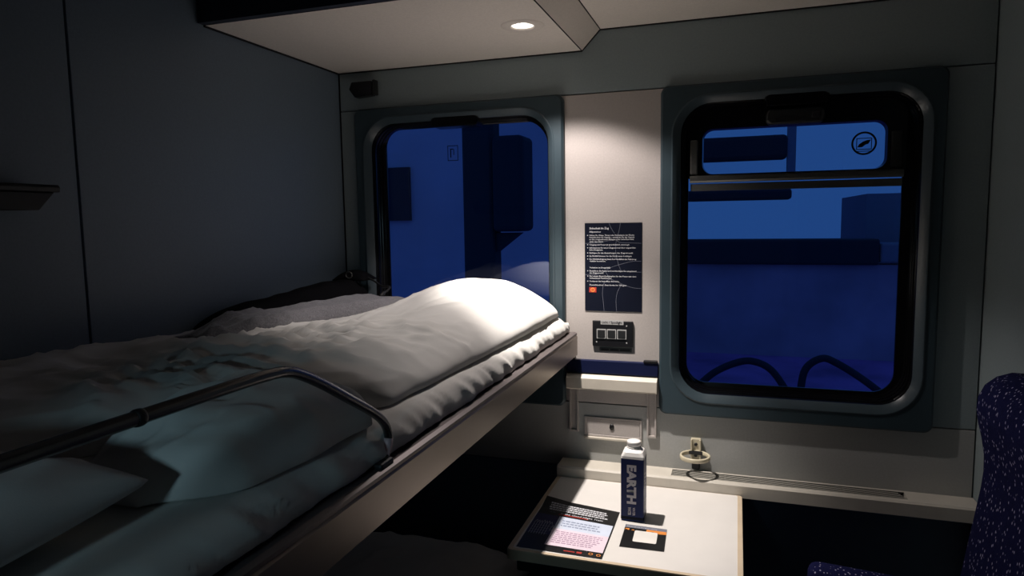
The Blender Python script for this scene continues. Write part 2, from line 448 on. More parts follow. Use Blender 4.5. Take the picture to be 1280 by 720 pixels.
# small prohibition sticker on the top pane: ring, square outline, slanted bottle shape
sx, sz, sy = .313, 1.7165, .0545
def ring_flat(name, c, ro, ri, y, m, parent, n=40):
    bm = bmesh.new()
    for k in range(n):
        a0, a1 = 2*math.pi*k/n, 2*math.pi*(k+1)/n
        bm.faces.new([bm.verts.new((c[0]+r*math.cos(a), y, c[1]+r*math.sin(a))) for r, a in ((ri, a0), (ro, a0), (ro, a1), (ri, a1))])
    bmesh.ops.remove_doubles(bm, verts=bm.verts, dist=1e-6)
    return put(name, to_mesh(name, bm, False), m, parent)
stk = ring_flat('sticker_ring', (sx, sz), .0305, .0255, sy, 'black', win2)
bm = bmesh.new()
for lo, hi in [((-.0165, -.0165), (.0165, -.0145)), ((-.0165, .0120), (.0165, .0140)), ((-.0185, -.0165), (-.0165, .0140)), ((.0165, -.0165), (.0185, .0140)), ((-.017, -.0215), (.017, -.0195))]:
    box_bm(bm, (sx+lo[0], sy-.0004, sz+lo[1]), (sx+hi[0], sy, sz+hi[1]))
put('sticker_square', to_mesh('sticker_square', bm), 'black', win2)
bm = bmesh.new()
bm.faces.new([bm.verts.new((sx+a, sy-.0002, sz+b)) for a, b in ((-.016, -.010), (-.004, -.010), (.004, -.003), (.010, -.002), (.016, .009), (.006, .008), (-.002, .005), (-.012, -.002))])
put('sticker_bottle', to_mesh('sticker_bottle', bm), 'black', win2)
# small square sticker on the left pane
bm = bmesh.new(); qx, qz = -.880, 1.768
for lo, hi in [((0, 0), (.0022, -.046)), ((0, 0), (.034, -.0022)), ((.034, 0), (.0362, -.046)), ((0, -.046), (.0362, -.0482)), ((.009, -.010), (.0125, -.038)), ((.0125, -.010), (.020, -.013)), ((.020, -.012), (.0225, -.030))]:
    box_bm(bm, (qx+lo[0], .0545, qz+hi[1]), (qx+hi[0], .0550, qz+lo[1]))
put('sticker_square', to_mesh('sticker_square', bm), 'black', win1)

# ================================================================== SPOTLIGHT
lamp = empty('ceiling_spotlight', (LX, LY, ZC_L)); tag(lamp, 'lit round recessed spotlight in the lower ceiling panel above the bunk', 'spotlight')
lathe('trim_ring', [(LR+.024, ZC_L-.0004), (LR+.022, ZC_L-.0022), (LR+.002, ZC_L-.003), (LR-.001, ZC_L-.0025), (LR-.002, ZC_L+.003), (LR-.002, ZC_L+.001), (LR+.002, ZC_L-.0004)], (LX, LY), 'ceil', lamp, 40, cap=False)
lathe('reflector', [(LR-.002, ZC_L), (LR-.004, ZC_L+.006), (LR-.010, ZC_L+.014)], (LX, LY), 'white', lamp, 32, cap=False)
lathe('bulb', [(.021, ZC_L+.0135), (.021, ZC_L+.010), (.017, ZC_L+.007), (.008, ZC_L+.005)], (LX, LY), 'bulb', lamp, 24)
def spot(name, power, half, blend, color, tilt=(0, 0), rad=.012):
    ld = bpy.data.lights.new(name, 'SPOT'); ld.energy = power; ld.spot_size = math.radians(half*2); ld.spot_blend = blend
    ld.color = color; ld.shadow_soft_size = rad
    o = bpy.data.objects.new(name, ld); col.objects.link(o); o.parent = lamp; o.location = (0, 0, -.006)
    d = Vector((math.tan(math.radians(tilt[0])), math.tan(math.radians(tilt[1])), -1))
    o.rotation_euler = d.to_track_quat('-Z', 'Y').to_euler()
    return o
spot('beam', 66.0, 30, .75, (1.0, .925, .855), (6, 2))
spot('spill', 17.0, 55, .36, (1.0, .905, .86), (5, 4))

# added cool fill lamp, unseen behind the viewer, brightens the near bedding
nl = empty('added_fill_lamp', (-.41, YB, 1.50)); tag(nl, 'added cool fill lamp, out of view on the corridor wall beside the door', 'lamp')
def wall_lathe(name, prof, m):
    o = lathe(name, [(r, d) for r, d in prof], (0, 0), m, nl)
    off = Vector(nl.location)
    for v in o.data.vertices:
        p = v.co + off; v.co = Vector((p.x, p.z, p.y))
    return o
wall_lathe('lamp_base', [(.050, .001), (.050, .016), (.042, .022)], 'white')
wall_lathe('lamp_dome', [(.040, .021), (.034, .034), (.022, .044), (.008, .048)], 'night')
ld = bpy.data.lights.new('fill_beam', 'SPOT'); ld.energy = 3.6; ld.color = (.50, .84, 1.0); ld.shadow_soft_size = .03
ld.spot_size = math.radians(42); ld.spot_blend = .8
lo_ = bpy.data.objects.new('fill_beam', ld); col.objects.link(lo_); lo_.parent = nl; lo_.location = (0, .07, 0)
lo_.rotation_euler = (Vector((-.50, -1.35, 1.27)) - Vector((-.41, YB+.07, 1.50))).to_track_quat('-Z', 'Y').to_euler()

# ================================================================== BUNK
RX = -.441; ZR = 1.195; BY0, BY1 = -.032, -1.93
bunk = empty('upper_bunk', (-.84, -.98, 1.12)); tag(bunk, 'wall-mounted upper bunk with brown metal side rail and guard rail', 'bunk')
prism('side_rail', [(RX, 1.131), (RX, 1.186), (RX-.004, 1.190), (RX-.030, 1.190), (RX-.030, 1.131)], 'y', BY1, BY0, 'rail', bunk)
prism('rail_lip', [(RX-.001, 1.1905), (RX-.001, 1.196), (RX-.008, 1.199), (RX-.026, 1.199), (RX-.026, 1.1905)], 'y', BY1, BY0, 'lip', bunk)
box('end_rail', (XL+.006, BY0-.02, 1.131), (RX-.031, BY0, 1.19), 'rail', bunk)
box('end_rail', (XL+.006, BY1, 1.131), (RX-.031, BY1+.02, 1.19), 'rail', bunk)
box('base_board', (XL+.006, BY1+.021, 1.134), (RX-.031, BY0-.021, 1.165), 'navy', bunk)
gx = -.458
gp = [(gx, -1.156, 1.199), (gx, -1.142, 1.215), (gx, -1.136, 1.232), (gx, -1.146, 1.253), (gx, -1.174, 1.276), (gx, -1.230, 1.309), (gx, -1.285, 1.341), (gx, -1.325, 1.3615), (gx, -1.352, 1.371), (gx, -1.385, 1.374), (gx, -1.45, 1.375), (gx, -1.70, 1.375), (gx, -1.86, 1.374), (gx, -1.90, 1.355), (gx, -1.91, 1.31), (gx, -1.91, 1.199)]
gr = tube('guard_rail', catmull(gp, 6), .0063, 'tube', bunk, 16)
lathe('rail_collar', [(.0070, -1.545), (.0075, -1.543), (.0075, -1.539), (.0070, -1.537)], (0, 0), 'black', gr, 16)
rc = [o for o in gr.children][0]
rc.data.transform(Matrix.Translation((0, 0, 1.375)) ) if False else None
rc.data.transform(gr.matrix_basis.inverted())
# turn collar so that its axis runs along the rail
me = rc.data
base = Vector(bunk.location)
for v in me.vertices:
    p = v.co + base            # back to builder coordinates (x, y, axis)
    v.co = Vector((gx + p.x, p.z, 1.375 + p.y)) - base
box('rail_foot', (gx-.022, -1.178, 1.186), (gx+.012, -1.142, 1.206), 'blackp', bunk, .004)
box('rail_foot', (gx-.022, -1.926, 1.186), (gx+.014, -1.892, 1.215), 'blackp', bunk, .004)
tube('sticker', catmull([(gx, -1.1475, 1.2085), (gx, -1.1400, 1.2180), (gx, -1.1365, 1.2290)], 3), .0067, 'pinkwhite', gr, 16)

# ---- mattress with fitted sheet
ZM = 1.252
mattress = empty('mattress', (-.84, -.98, 1.167)); tag(mattress, 'thin mattress in a white fitted sheet on the upper bunk', 'mattress')
box('mattress_core', (-1.222, -1.905, 1.1665), (-.474, -.060, 1.240), 'tick', mattress, .015, 3)
bm = bmesh.new()
prof = []      # (x, z) over the top then rolled over the front edge
for k in range(10): prof.append((-1.222 + k*(.722/9), ZM, 0))
for k in range(1, 9):
    a = math.radians(90*k/8); prof.append((-.500 + .043*math.sin(a), ZM-.040 + .040*math.cos(a), k/8))
prof += [(-.4565, 1.206, 1), (-.458, 1.203, 1.0)]
NYS = 260
rows = []
for j in range(NYS+1):
    y = -.047 - (1.915-.047)*j/NYS
    row = []
    endk = sstep(0, .05, -.047 - y + .004)
    for (x, z, f) in prof:
        w = 0
        if f > 0:
            w = .007*nz(y*24 + z*30, x*7, 1.3) + .005*nz(y*60+z*60, z*14, 4.1)
            w += .004*abs(nz(y*13, 2.2, .4))
            w *= min(1, f*1.6)
        t = .004*nz(x*7, y*7, 3.3)
        if z < 1.21: w = -.002 + .5*w; zz = z + .004*nz(y*9, 7.7)
        else: zz = z
        zz = zz + t*(1-min(1, f)) - (1-endk)*.020*(1 if f < .6 else .3)
        row.append(bm.verts.new((x + w, y, zz)))
    rows.append(row)
for a, b in zip(rows[:-1], rows[1:]):
    for k in range(len(prof)-1): bm.faces.new((a[k], b[k], b[k+1], a[k+1]))
# window-end hem
hem = [bm.verts.new((v.co.x, v.co.y+.012, 1.20)) if False else bm.verts.new((v.co.x-.004, v.co.y+.006, max(1.197, v.co.z-.045))) for v in rows[0]]
for k in range(len(prof)-1): bm.faces.new((rows[0][k], rows[0][k+1], hem[k+1], hem[k]))
sh = put('fitted_sheet', to_mesh('fitted_sheet', bm), 'sheet', mattress, True)

# ---- soft goods: closed, inflated cloth shapes
def cloth(name, P, hfun, zb, nu, nv, material, parent=None, ex=(3.0, 3.0), pw=.5, belly=0.0, bottom=.004):
    """P(u,v)->(x,y) footprint; hfun(x,y,u,v)->height above zb before edge rounding"""
    bm = bmesh.new(); top = []; bot = []
    for i in range(nu+1):
        rt_, rb = [], []
        # denser sampling near the borders
        u = .5 - .5*math.cos(math.pi*i/nu); u = .5*u + .5*i/nu
        for j in range(nv+1):
            v = .5 - .5*math.cos(math.pi*j/nv); v = .5*v + .5*j/nv
            x, y = P(u, v)
            e = max(0.0, (1-abs(2*u-1)**ex[0]))*max(0.0, (1-abs(2*v-1)**ex[1]))
            e = e**pw
            z0 = zb(x, y) if callable(zb) else zb
            h = hfun(x, y, u, v)
            rt_.append(bm.verts.new((x, y, z0 + bottom + h*e)))
            rb.append(bm.verts.new((x, y, z0 + bottom*.5 - belly*e)) if 0 < i < nu and 0 < j < nv else None)
        top.append(rt_); bot.append(rb)
    for i in range(nu):
        for j in range(nv):
            bm.faces.new((top[i][j], top[i][j+1], top[i+1][j+1], top[i+1][j]))
            q = [bot[a][b] or top[a][b] for a, b in ((i, j), (i+1, j), (i+1, j+1), (i, j+1))]
            bm.faces.new(q)
    return put(name, to_mesh(name, bm), material, parent, True)

def folds(x, y, s=1.0, seed=0.0):
    """crumpled linen: long soft creases plus short sharp ones"""
    wx = x + .05*nz(x*5, y*5, seed+9); wy = y + .05*nz(x*5, y*5, seed+17)
    a = 1-abs(nz(wx*9 + wy*2, wy*5 - wx*3, seed)) * 2.2
    b = 1-abs(nz(wx*17 - wy*7, wy*13, seed+5)) * 2.0
    c = nz(wx*5, wy*5, seed+2)
    return s*(.007*max(0, a)**2 + .0035*max(0, b)**3 + .010*c)

def interp(tab, t):
    if t >= tab[0][0]: return tab[0][1]
    for (a, va), (b, vb) in zip(tab[:-1], tab[1:]):
        if t >= b:
            k = (t-a)/(b-a); k = k*k*(3-2*k); return va + (vb-va)*k
    return tab[-1][1]

# big duvet
XF = [(-.05, -.500), (-.12, -.476), (-.40, -.474), (-.80, -.482), (-1.06, -.490), (-1.16, -.56), (-1.26, -.69), (-1.5, -.80), (-1.8, -.85)]
def xback(y): return -1.205 + .100*sstep(-.84, -.72, y)
def Pd(u, v):
    y = -.052 - 1.75*v
    xf = interp(XF, y) + .006*nz(y*9, 1.0)
    if y > -.10: y += .010*math.sin(u*9)
    return xf + (xback(y)-xf)*u, y
def hd_(x, y, u, v):
    # hump of the pillow underneath at the window end
    hump = .075*math.exp(-abs((x+.655)/.165)**2.6 - abs((y+.26)/.30)**2.4) + .016*math.exp(-((x+.80)/.12)**2 - ((y+.24)/.26)**2)
    body = .034 + .016*sstep(-.35, -.8, y)*math.exp(-((x+.72)/.2)**2) + .018*math.exp(-((x+.58)/.10)**2 - ((y+.62)/.35)**2)
    body += .014*sstep(-.6, -1.0, y)*sstep(-.85, -1.05, x)
    am = .45 + 1.15*sstep(-.45, -.9, y)
    w = folds(x, y, am, 0)
    # drapery pleats crossing the middle of the duvet
    ph = y*105 + x*22 + 5*nz(x*5, y*5, 3)
    w += .0150*max(0, math.sin(ph))**1.5*sstep(-.62, -.85, y)*sstep(-1.35, -1.15, y)*math.exp(-((x+.80)/.16)**2)
    # long shallow creases fanning out below the hump
    for a, b, c_, l in ((-.62, -.46, 1.1, .16), (-.70, -.62, .7, .20), (-.58, -.78, .45, .18), (-.80, -.50, 1.5, .14), (-.66, -.95, .9, .16)):
        dx_, dy_ = x-a, y-b; ca, sa = math.cos(c_), math.sin(c_)
        t_ = dx_*ca + dy_*sa; n_ = -dx_*sa + dy_*ca + .012*math.sin(t_*22)
        w += .0055*math.exp(-(n_/.010)**2)*math.exp(-(t_/l)**4) - .003*math.exp(-((n_-.020)/.012)**2)*math.exp(-(t_/l)**4)
    return hump + body + w
duvet = cloth('duvet', Pd, hd_, ZM, 90, 210, 'linen', ex=(7, 16), pw=.5)
tag(duvet, 'large crumpled white duvet spread along the upper bunk, bright at the window end', 'duvet')
# folded second layer showing as a lip under the duvet's front edge
# bundled duvet end lying in front under the guard rail
def Pc(u, v):
    y = -1.130 - .335*v
    xf = -.466 - .030*sstep(.10, 0, v) - .012*v - .075*sstep(.70, 1, v)**2; xb = -.640 - .035*math.sin(v*3) + .10*sstep(.25, 0, v)
    return xf + (xb-xf)*u + .006*nz(y*12, u*3), y
def hc(x, y, u, v):
    t = .066 + .014*math.sin(math.pi*min(1, v*1.2)) - .010*sstep(.75, 1, v)
    return t + folds(x, y, 1.3, 40) + .008*math.sin((y*1.0 - x*.5)*85)*sstep(.45, .95, v)
roll = cloth('plump_pillow', Pc, hc, ZM, 60, 90, 'linen', ex=(2.6, 3), pw=.52)
tag(roll, 'plump white pillow bulging beneath the guard rail', 'pillow')
# near pillow
def Pp(u, v):
    a = math.radians(8); cx, cy = -.66, -1.71
    s = (2*u-1)*.17; t = (2*v-1)*.21
    pin = 1 - .10*(1-abs(2*u-1)**2)*abs(2*v-1)**3 ; pin2 = 1 - .10*(1-abs(2*v-1)**2)*abs(2*u-1)**3
    s *= pin2; t *= pin
    return cx + s*math.cos(a) - t*math.sin(a), cy + s*math.sin(a) + t*math.cos(a)
def hp(x, y, u, v): return .058*(.70+.35*v) + folds(x, y, .9, 70) - .005
pillow = cloth('pillow', Pp, hp, ZM+.036, 60, 60, 'linen', ex=(3.0, 3.0), pw=.45, belly=.034)
tag(pillow, 'white pillow with a pointed corner at the near end of the upper bunk', 'pillow')
# grey fleece blanket
def zdu(x, y):
    """top of the duvet around the blanket"""
    xf = interp(XF, y); u = max(0, min(1, (x-xf)/(xback(y)-xf)))
    e = max(0, 1-abs(2*u-1)**7)**.5
    return ZM + hd_(x, y, u, 0)*e
def Pf(u, v):
    cx = -1.040 + .060*v; cy = -.90 + .72*v
    hw = .040 + .040*sstep(0, .3, v) + .01*sstep(.6, 1, v)
    s = (2*u-1)*hw
    return cx - s*.99 + .01*math.sin(v*11), cy + s*.12
def hf(x, y, u, v):
    w = .006*nz(x*16, y*16, 3) + .006*max(0, math.sin(u*14 + 2*nz(x*6, y*6)))**2
    return .030 + w + .008*math.sin(v*3)
blanket = cloth('fleece_blanket', Pf, hf, lambda x, y: zdu(x, y)-.001, 36, 90, 'fleece', ex=(2.6, 5), pw=.5)
tag(blanket, 'folded grey fleece blanket lying on the duvet beside the left wall', 'blanket')
# black coat along the wall
coat = empty('black_coat', (-1.17, -.4, 1.29)); tag(coat, 'black cloth coat lying between grey blanket and left wall', 'coat')
def Pk(u, v):
    y = -.715 + .665*v
    x1 = -1.108 - .015*math.sin(v*4); x0 = -1.228
    return x0 + (x1-x0)*(1-u), y
def hk(x, y, u, v): return .060 + .045*v + .006*nz(x*14, y*14, 8)
cb = cloth('coat_body', Pk, hk, 1.254, 24, 60, 'coat', coat, ex=(3, 9), pw=.5)
def Pk2(u, v):
    y = -.115 + .085*v
    return -1.215 + .115*u, y
cl = cloth('coat_collar', Pk2, lambda x, y, u, v: .030, 1.345, 18, 18, 'coat', coat, ex=(2, 2), pw=.6)
tube('cord', catmull([(-1.125, -.075, 1.362), (-1.08, -.085, 1.345), (-1.055, -.095, 1.334), (-1.02, -.13, 1.333), (-.995, -.145, 1.335), (-.985, -.165, 1.330), (-.985, -.19, 1.322)], 5), .0032, 'cord', coat, 8)
tube('cord_end', [(-.985, -.19, 1.324), (-.985, -.197, 1.321), (-.986, -.21, 1.316), (-.986, -.218, 1.312)], [.003, .006, .006, .003], 'cord', coat, 10)
bm = bmesh.new()
for k in range(17):
    pass
bm.free()
tube('buckle', [(-1.150 + .011*math.cos(a), -.118, 1.366 + .010*math.sin(a)) for a in [2*math.pi*k/16 for k in range(17)]], .0018, 'alu', coat, 8)

# ================================================================== LOWER BUNK (dark, underneath)
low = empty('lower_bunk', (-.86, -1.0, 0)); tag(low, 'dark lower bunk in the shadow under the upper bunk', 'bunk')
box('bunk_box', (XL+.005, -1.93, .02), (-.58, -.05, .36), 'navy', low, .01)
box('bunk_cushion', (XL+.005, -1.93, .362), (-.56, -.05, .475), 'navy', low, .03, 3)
def Pl(u, v):
    y = -.08 - 1.2*v
    return -.575 + (-1.20+.575)*u, y
lowd = cloth('lower_duvet', Pl, lambda x, y, u, v: .085 + folds(x, y, 1.6, 21), .472, 40, 70, 'linen', ex=(5, 9), pw=.5)
tag(lowd, 'rumpled duvet on the lower bunk, barely lit beside the table', 'duvet')

# ================================================================== SILL WITH GRILLE
sill = empty('window_sill', (.05, -.04, .768)); tag(sill, 'cream heater sill with slotted grille running under the right window', 'sill')
SZ = .806
prism('sill_body', [(-.001, .768), (-.001, SZ-.008), (-.010, SZ-.008), (-.010, SZ), (-.018, SZ), (-.018, SZ-.016), (-.0665, SZ-.016), (-.0665, SZ), (-.078, SZ), (-.083, SZ-.005), (-.083, .768)], 'x', -.165, .425, 'sill', sill)
for xa, xb in ((-.493, -.1652), (.4252, XR-.003)):
    prism('sill_body', [(-.001, .768), (-.001, SZ-.008), (-.010, SZ), (-.078, SZ), (-.083, SZ-.005), (-.083, .768)], 'x', xa, xb, 'sill', sill)
box('grille_well', (-.1648, -.0660, SZ-.0158), (.4248, -.0185, SZ-.0128), 'grille', sill)
box('grille_liner', (-.1648, -.0664, SZ-.0128), (.4248, -.0645, SZ-.0006), 'grille', sill)
box('grille_liner', (-.1648, -.0199, SZ-.0128), (.4248, -.0181, SZ-.0006), 'grille', sill)
for k in range(5):
    y = -.0268 - k*.0088
    prism('grille_slat', [(y-.0015, SZ-.0012), (y-.0015, SZ-.0002), (y+.0015, SZ-.0002), (y+.0015, SZ-.0012)], 'x', -.1645, .4245 - .0035*(4-k), 'slat', sill)
for xa in (-.02, .13, .28):
    box('grille_rib', (xa-.0015, -.0643, SZ-.0125), (xa+.0015, -.0200, SZ-.0013), 'grille', sill)

# ================================================================== TABLE
TZ = .775
table = empty('folding_table', (-.233, -.31, .735)); tag(table, 'white folding table with beige edging below the windows', 'table')
TX0, TX1, TY0, TY1 = -.493, .026, -.548, -.0845
def corner_rect(x0, x1, y0, y1, r, n=5):
    return rrect(x0, x1, y0, y1, r, n)
prism('table_top', corner_rect(TX0+.012, TX1-.012, TY0+.010, TY1, .006), 'z', TZ-.022, TZ, 'table', table)
outer_ = corner_rect(TX0, TX1, TY0, TY1, .010); inner_ = corner_rect(TX0+.0125, TX1-.0125, TY0+.0105, TY1-.0005, .006)
loft('edge_band', [[(x, y, TZ-.024) for x, y in outer_], [(x, y, TZ-.002) for x, y in outer_],
                   [(x*.995-.001, y*.997-.001, TZ+.0005) for x, y in [(a, b) for a, b in outer_]],
                   [(x, y, TZ+.0006) for x, y in inner_], [(x, y, TZ-.024) for x, y in inner_]], 'tedge', table, close=True)
box('under_frame', (TX0+.018, TY0+.02, TZ-.060), (TX1-.018, TY1-.002, TZ-.0245), 'black', table, .004)
prism('support_leg', [(-.11, .70), (-.11, .05), (-.14, .05), (-.35, .69), (-.35, .72)], 'x', -.25, -.225, 'blackp', table)

# ---- water carton
BX, BYc, BW, BH = -.2365, -.297, .0285, .160
carton = empty('water_carton', (BX, BYc, TZ+.0008)); tag(carton, 'dark blue carton bottle with white screw cap reading EARTH on the table', 'carton')
zb = TZ+.0008
def sq(w, z, r=.004): return [(x, y, z) for x, y in rrect(BX-w, BX+w, BYc-w, BYc+w, r, 4)]
loft('carton_body', [sq(BW-.002, zb), sq(BW, zb+.003), sq(BW, zb+BH)], 'carton', carton, cap0=True)
loft('carton_shoulder', [sq(BW, zb+BH), sq(BW-.0005, zb+BH+.006, .006), sq(BW-.004, zb+BH+.015, .010), sq(BW-.012, zb+BH+.021, .012)], 'cartonwhite', carton, cap1=True)
cap = lathe('screw_cap', [(.0150, zb+BH+.020), (.0172, zb+BH+.021), (.0172, zb+BH+.0255), (.0158, zb+BH+.026), (.0158, zb+BH+.027), (.0172, zb+BH+.0275), (.0172, zb+BH+.037), (.0160, zb+BH+.039), (.008, zb+BH+.0392)], (BX, BYc), 'cartonwhite', carton, 36)
prism('carton_base', rrect(BX-BW-.0002, BX+BW+.0002, BYc-BW-.0002, BYc+BW+.0002, .004, 4), 'z', zb+.004, zb+.012, 'ink', carton)
fy = BYc-BW-.0006
def down_text(name, s, size, x, z, m, bold=0, width=None, parent=carton):
    mw = Matrix.Translation((x, fy, z)) @ Matrix.Rotation(math.pi/2, 4, 'X') @ Matrix.Rotation(-math.pi/2, 4, 'Z')
    return text(name, s, size, mw, m, parent, bold=bold, width=width)
down_text('lettering', 'EARTH', .0295, BX-.0115, zb+BH-.014, 'silver', .0015, .100)
down_text('lettering', 'WATER', .0085, BX+.0015, zb+.0365, 'silver', .0002, .021)
down_text('lettering', 'WATER', .0105, BX-.0100, zb+.0365, 'silver', .0003, .021)
# small print and barcode on the right side
bm = bmesh.new(); fx = BX+BW+.0005
for k in range(9): box_bm(bm, (fx-.0003, BYc-.010, zb+.022+k*.0034), (fx, BYc+.012, zb+.0235+k*.0034))
put('barcode', to_mesh('barcode', bm), 'silver', carton)
bm = bmesh.new()
for k, (a, b) in enumerate(((.118, .012), (.108, .016), (.100, .010), (.092, .016), (.084, .009))):
    box_bm(bm, (fx-.0003, BYc-.015+.003*(k % 2), zb+a), (fx, BYc-.015+b, zb+a+.003))
put('side_print', to_mesh('side_print', bm), 'silver', carton)

# ---- leaflet
def bil(c, u, v):       # c: BL, BR, TR, TL
    a = Vector(c[0]).lerp(Vector(c[1]), u); b = Vector(c[3]).lerp(Vector(c[2]), u); return a.lerp(b, v)
class Sheet:
    def __init__(s, name, corners, label, cat, base, curl=None):
        s.c = corners; s.curl = curl or (lambda u, v: 0.0)
        ctr = bil(corners, .5, .5)
        s.root = empty(name, (ctr.x, ctr.y, TZ+.0008)); tag(s.root, label, cat)
        s.patch('paper', 0, 1, 0, 1, base, 0, 24)
    def P(s, u, v, lift): p = bil(s.c, u, v); return Vector((p.x, p.y, TZ+.0012 + s.curl(u, v) + lift))
    def patch(s, name, u0, u1, v0, v1, m, lift, n=8):
        bm = bmesh.new()
        g_ = [[bm.verts.new(s.P(u0+(u1-u0)*i/n, v0+(v1-v0)*j/n, lift)) for j in range(n+1)] for i in range(n+1)]
        for i in range(n):
            for j in range(n): bm.faces.new((g_[i][j], g_[i+1][j], g_[i+1][j+1], g_[i][j+1]))
        if lift == 0:
            r = bmesh.ops.extrude_face_region(bm, geom=list(bm.faces))
            for v in r['geom']:
                if isinstance(v, bmesh.types.BMVert): v.co.z -= .0004
        return put(name, to_mesh(name, bm, lift == 0), m, s.root)
    def bars(s, name, rects, m, lift):
        bm = bmesh.new()
        for u0, u1, v0, v1 in rects:
            bm.faces.new([bm.verts.new(s.P(a, b, lift)) for a, b in ((u0, v0), (u1, v0), (u1, v1), (u0, v1))])
        return put(name, to_mesh(name, bm, False), m, s.root)
    def text(s, name, t, size, u, v, m, lift, width=None, bold=0):
        p = s.P(u, v, lift); q = s.P(u+.1, v, lift); d = (q-p).normalized()
        ang = math.atan2(d.y, d.x)
        mw = Matrix.Translation(p) @ Matrix.Rotation(ang, 4, 'Z')
        return text(name, t, size, mw, m, s.root, width=width, bold=bold)
def words(u0, u1, v0, v1, rows_, rnd, lo=.02, hi=.07, fill=.55, gap=.012):
    out = []
    dv = (v1-v0)/rows_
    for r in range(rows_):
        u = u0 + rnd.random()*.02; vv = v1 - (r+1)*dv; end = u1 - rnd.random()*.10
        while u < end:
            w = lo + rnd.random()*(hi-lo)
            out.append((u, min(end, u+w), vv+dv*.2, vv+dv*(.2+fill))); u += w + gap
    return out
rnd = random.Random(3)
leaf = Sheet('leaflet', [(-.474, -.531), (-.273, -.533), (-.274, -.282), (-.478, -.246)], 'printed night train leaflet with pale text box, lying left on the table', 'leaflet', 'pblack',
             lambda u, v: .006*max(0, v-.8)/.2*max(0, .35-u)/.35)
leaf.patch('photo_sky', .0, .47, .28, .66, 'pblue', .0004)
leaf.patch('text_box', .30, .985, .42, .66, 'paleblue', .0007)
leaf.patch('text_box', .30, .985, .10, .42, 'palepink', .0007)
leaf.bars('body_print', words(.10, .90, .76, .92, 4, rnd, .012, .045, .62, .007), 'txt', .0006)
leaf.bars('body_print', words(.36, .92, .47, .61, 3, rnd, .02, .06, .4), 'bluetext', .0010)
leaf.bars('body_print', words(.35, .93, .15, .39, 7, rnd, .02, .06, .4), 'pinktext', .0010)
leaf.bars('underline', [(.27, .66, .692, .706)], 'red', .0005)
leaf.bars('body_print', words(.13, .285, .712, .735, 1, rnd, .02, .04, .5), 'txtdim', .0006)
leaf.text('lettering', 'in the Good Night Train', .0098, .29, .712, 'txt', .0007, width=.112, bold=.00015)
leaf.bars('body_print', [(.55, .68, .035, .05), (.70, .76, .03, .06)], 'red', .0006)
# city skyline line drawing
bm = bmesh.new()
def line2(u0, v0, u1, v1, w=.004):
    p, q = leaf.P(u0, v0, .0009), leaf.P(u1, v1, .0009); d = (q-p).normalized(); s = Vector((-d.y, d.x, 0))*w*.12
    bm.faces.new([bm.verts.new(a) for a in (p-s, q-s, q+s, p+s)])
for k in range(7):
    u = .04 + k*.032; h = .46 + .03*rnd.random()
    line2(u, .26, u, h); line2(u, h, u+.016, h+.05); line2(u+.016, h+.05, u+.032, h)
    for r in range(4): line2(u, .29+r*.045, u+.032, .29+r*.045, .003)
for k in range(5):
    u = .27 + k*.026; h = .40 + .03*rnd.random()
    line2(u, .34, u, h); line2(u, h, u+.013, h+.06); line2(u+.013, h+.06, u+.026, h); line2(u, .37, u+.026, .37)
put('skyline_drawing', to_mesh('skyline_drawing', bm, False), 'txt', leaf.root)
bm = bmesh.new()
ring_c = [(.86, .055), (.95, .05)]
for (cu, cv) in ring_c:
    for k in range(16):
        a0, a1 = 2*math.pi*k/16, 2*math.pi*(k+1)/16
        bm.faces.new([bm.verts.new(leaf.P(cu+r*math.cos(a)*.9, cv+r*math.sin(a)*.75, .0006)) for r, a in ((.018, a0), (.028, a0), (.028, a1), (.018, a1))])
put('ring_print', to_mesh('ring_print', bm, False), 'orange', leaf.root)

# ---- card (its code square left blank)
card = Sheet('info_card', [(-.246, -.463), (-.1445, -.459), (-.149, -.346), (-.249, -.345)], 'small black card with an orange strip and a white square, in front of the carton', 'card', 'pblack')
card.patch('grey_strip', .0, 1, .86, .99, 'txtdim', .0004)
card.text('lettering', 'Please fill out our guest survey', .0065, .05, .895, 'txt', .0007, width=.072)
for (u0, u1, v0, v1) in ((.52, 1, .70, .86), (.02, .12, .74, .82), (.17, .24, .74, .78)):
    bm = bmesh.new()
    mid = [(u0+(u1-u0)*k/6, v0 + (v1-v0)*(.15+.35*abs(math.sin(k*2.3)))*(1 if k < 4 else .3)) for k in range(7)]
    bm.faces.new([bm.verts.new(card.P(a, b, .0004)) for a, b in mid + [(u1, v1), (u0+.01, v1)]])
    put('orange_print', to_mesh('orange_print', bm, False), 'orange', card.root)
bm = bmesh.new()
bm.faces.new([bm.verts.new(card.P(a, b, .0007)) for a, b in rrect(.26, .80, .26, .76, .04, 4)])
put('white_square', to_mesh('white_square', bm, False), 'white', card.root)

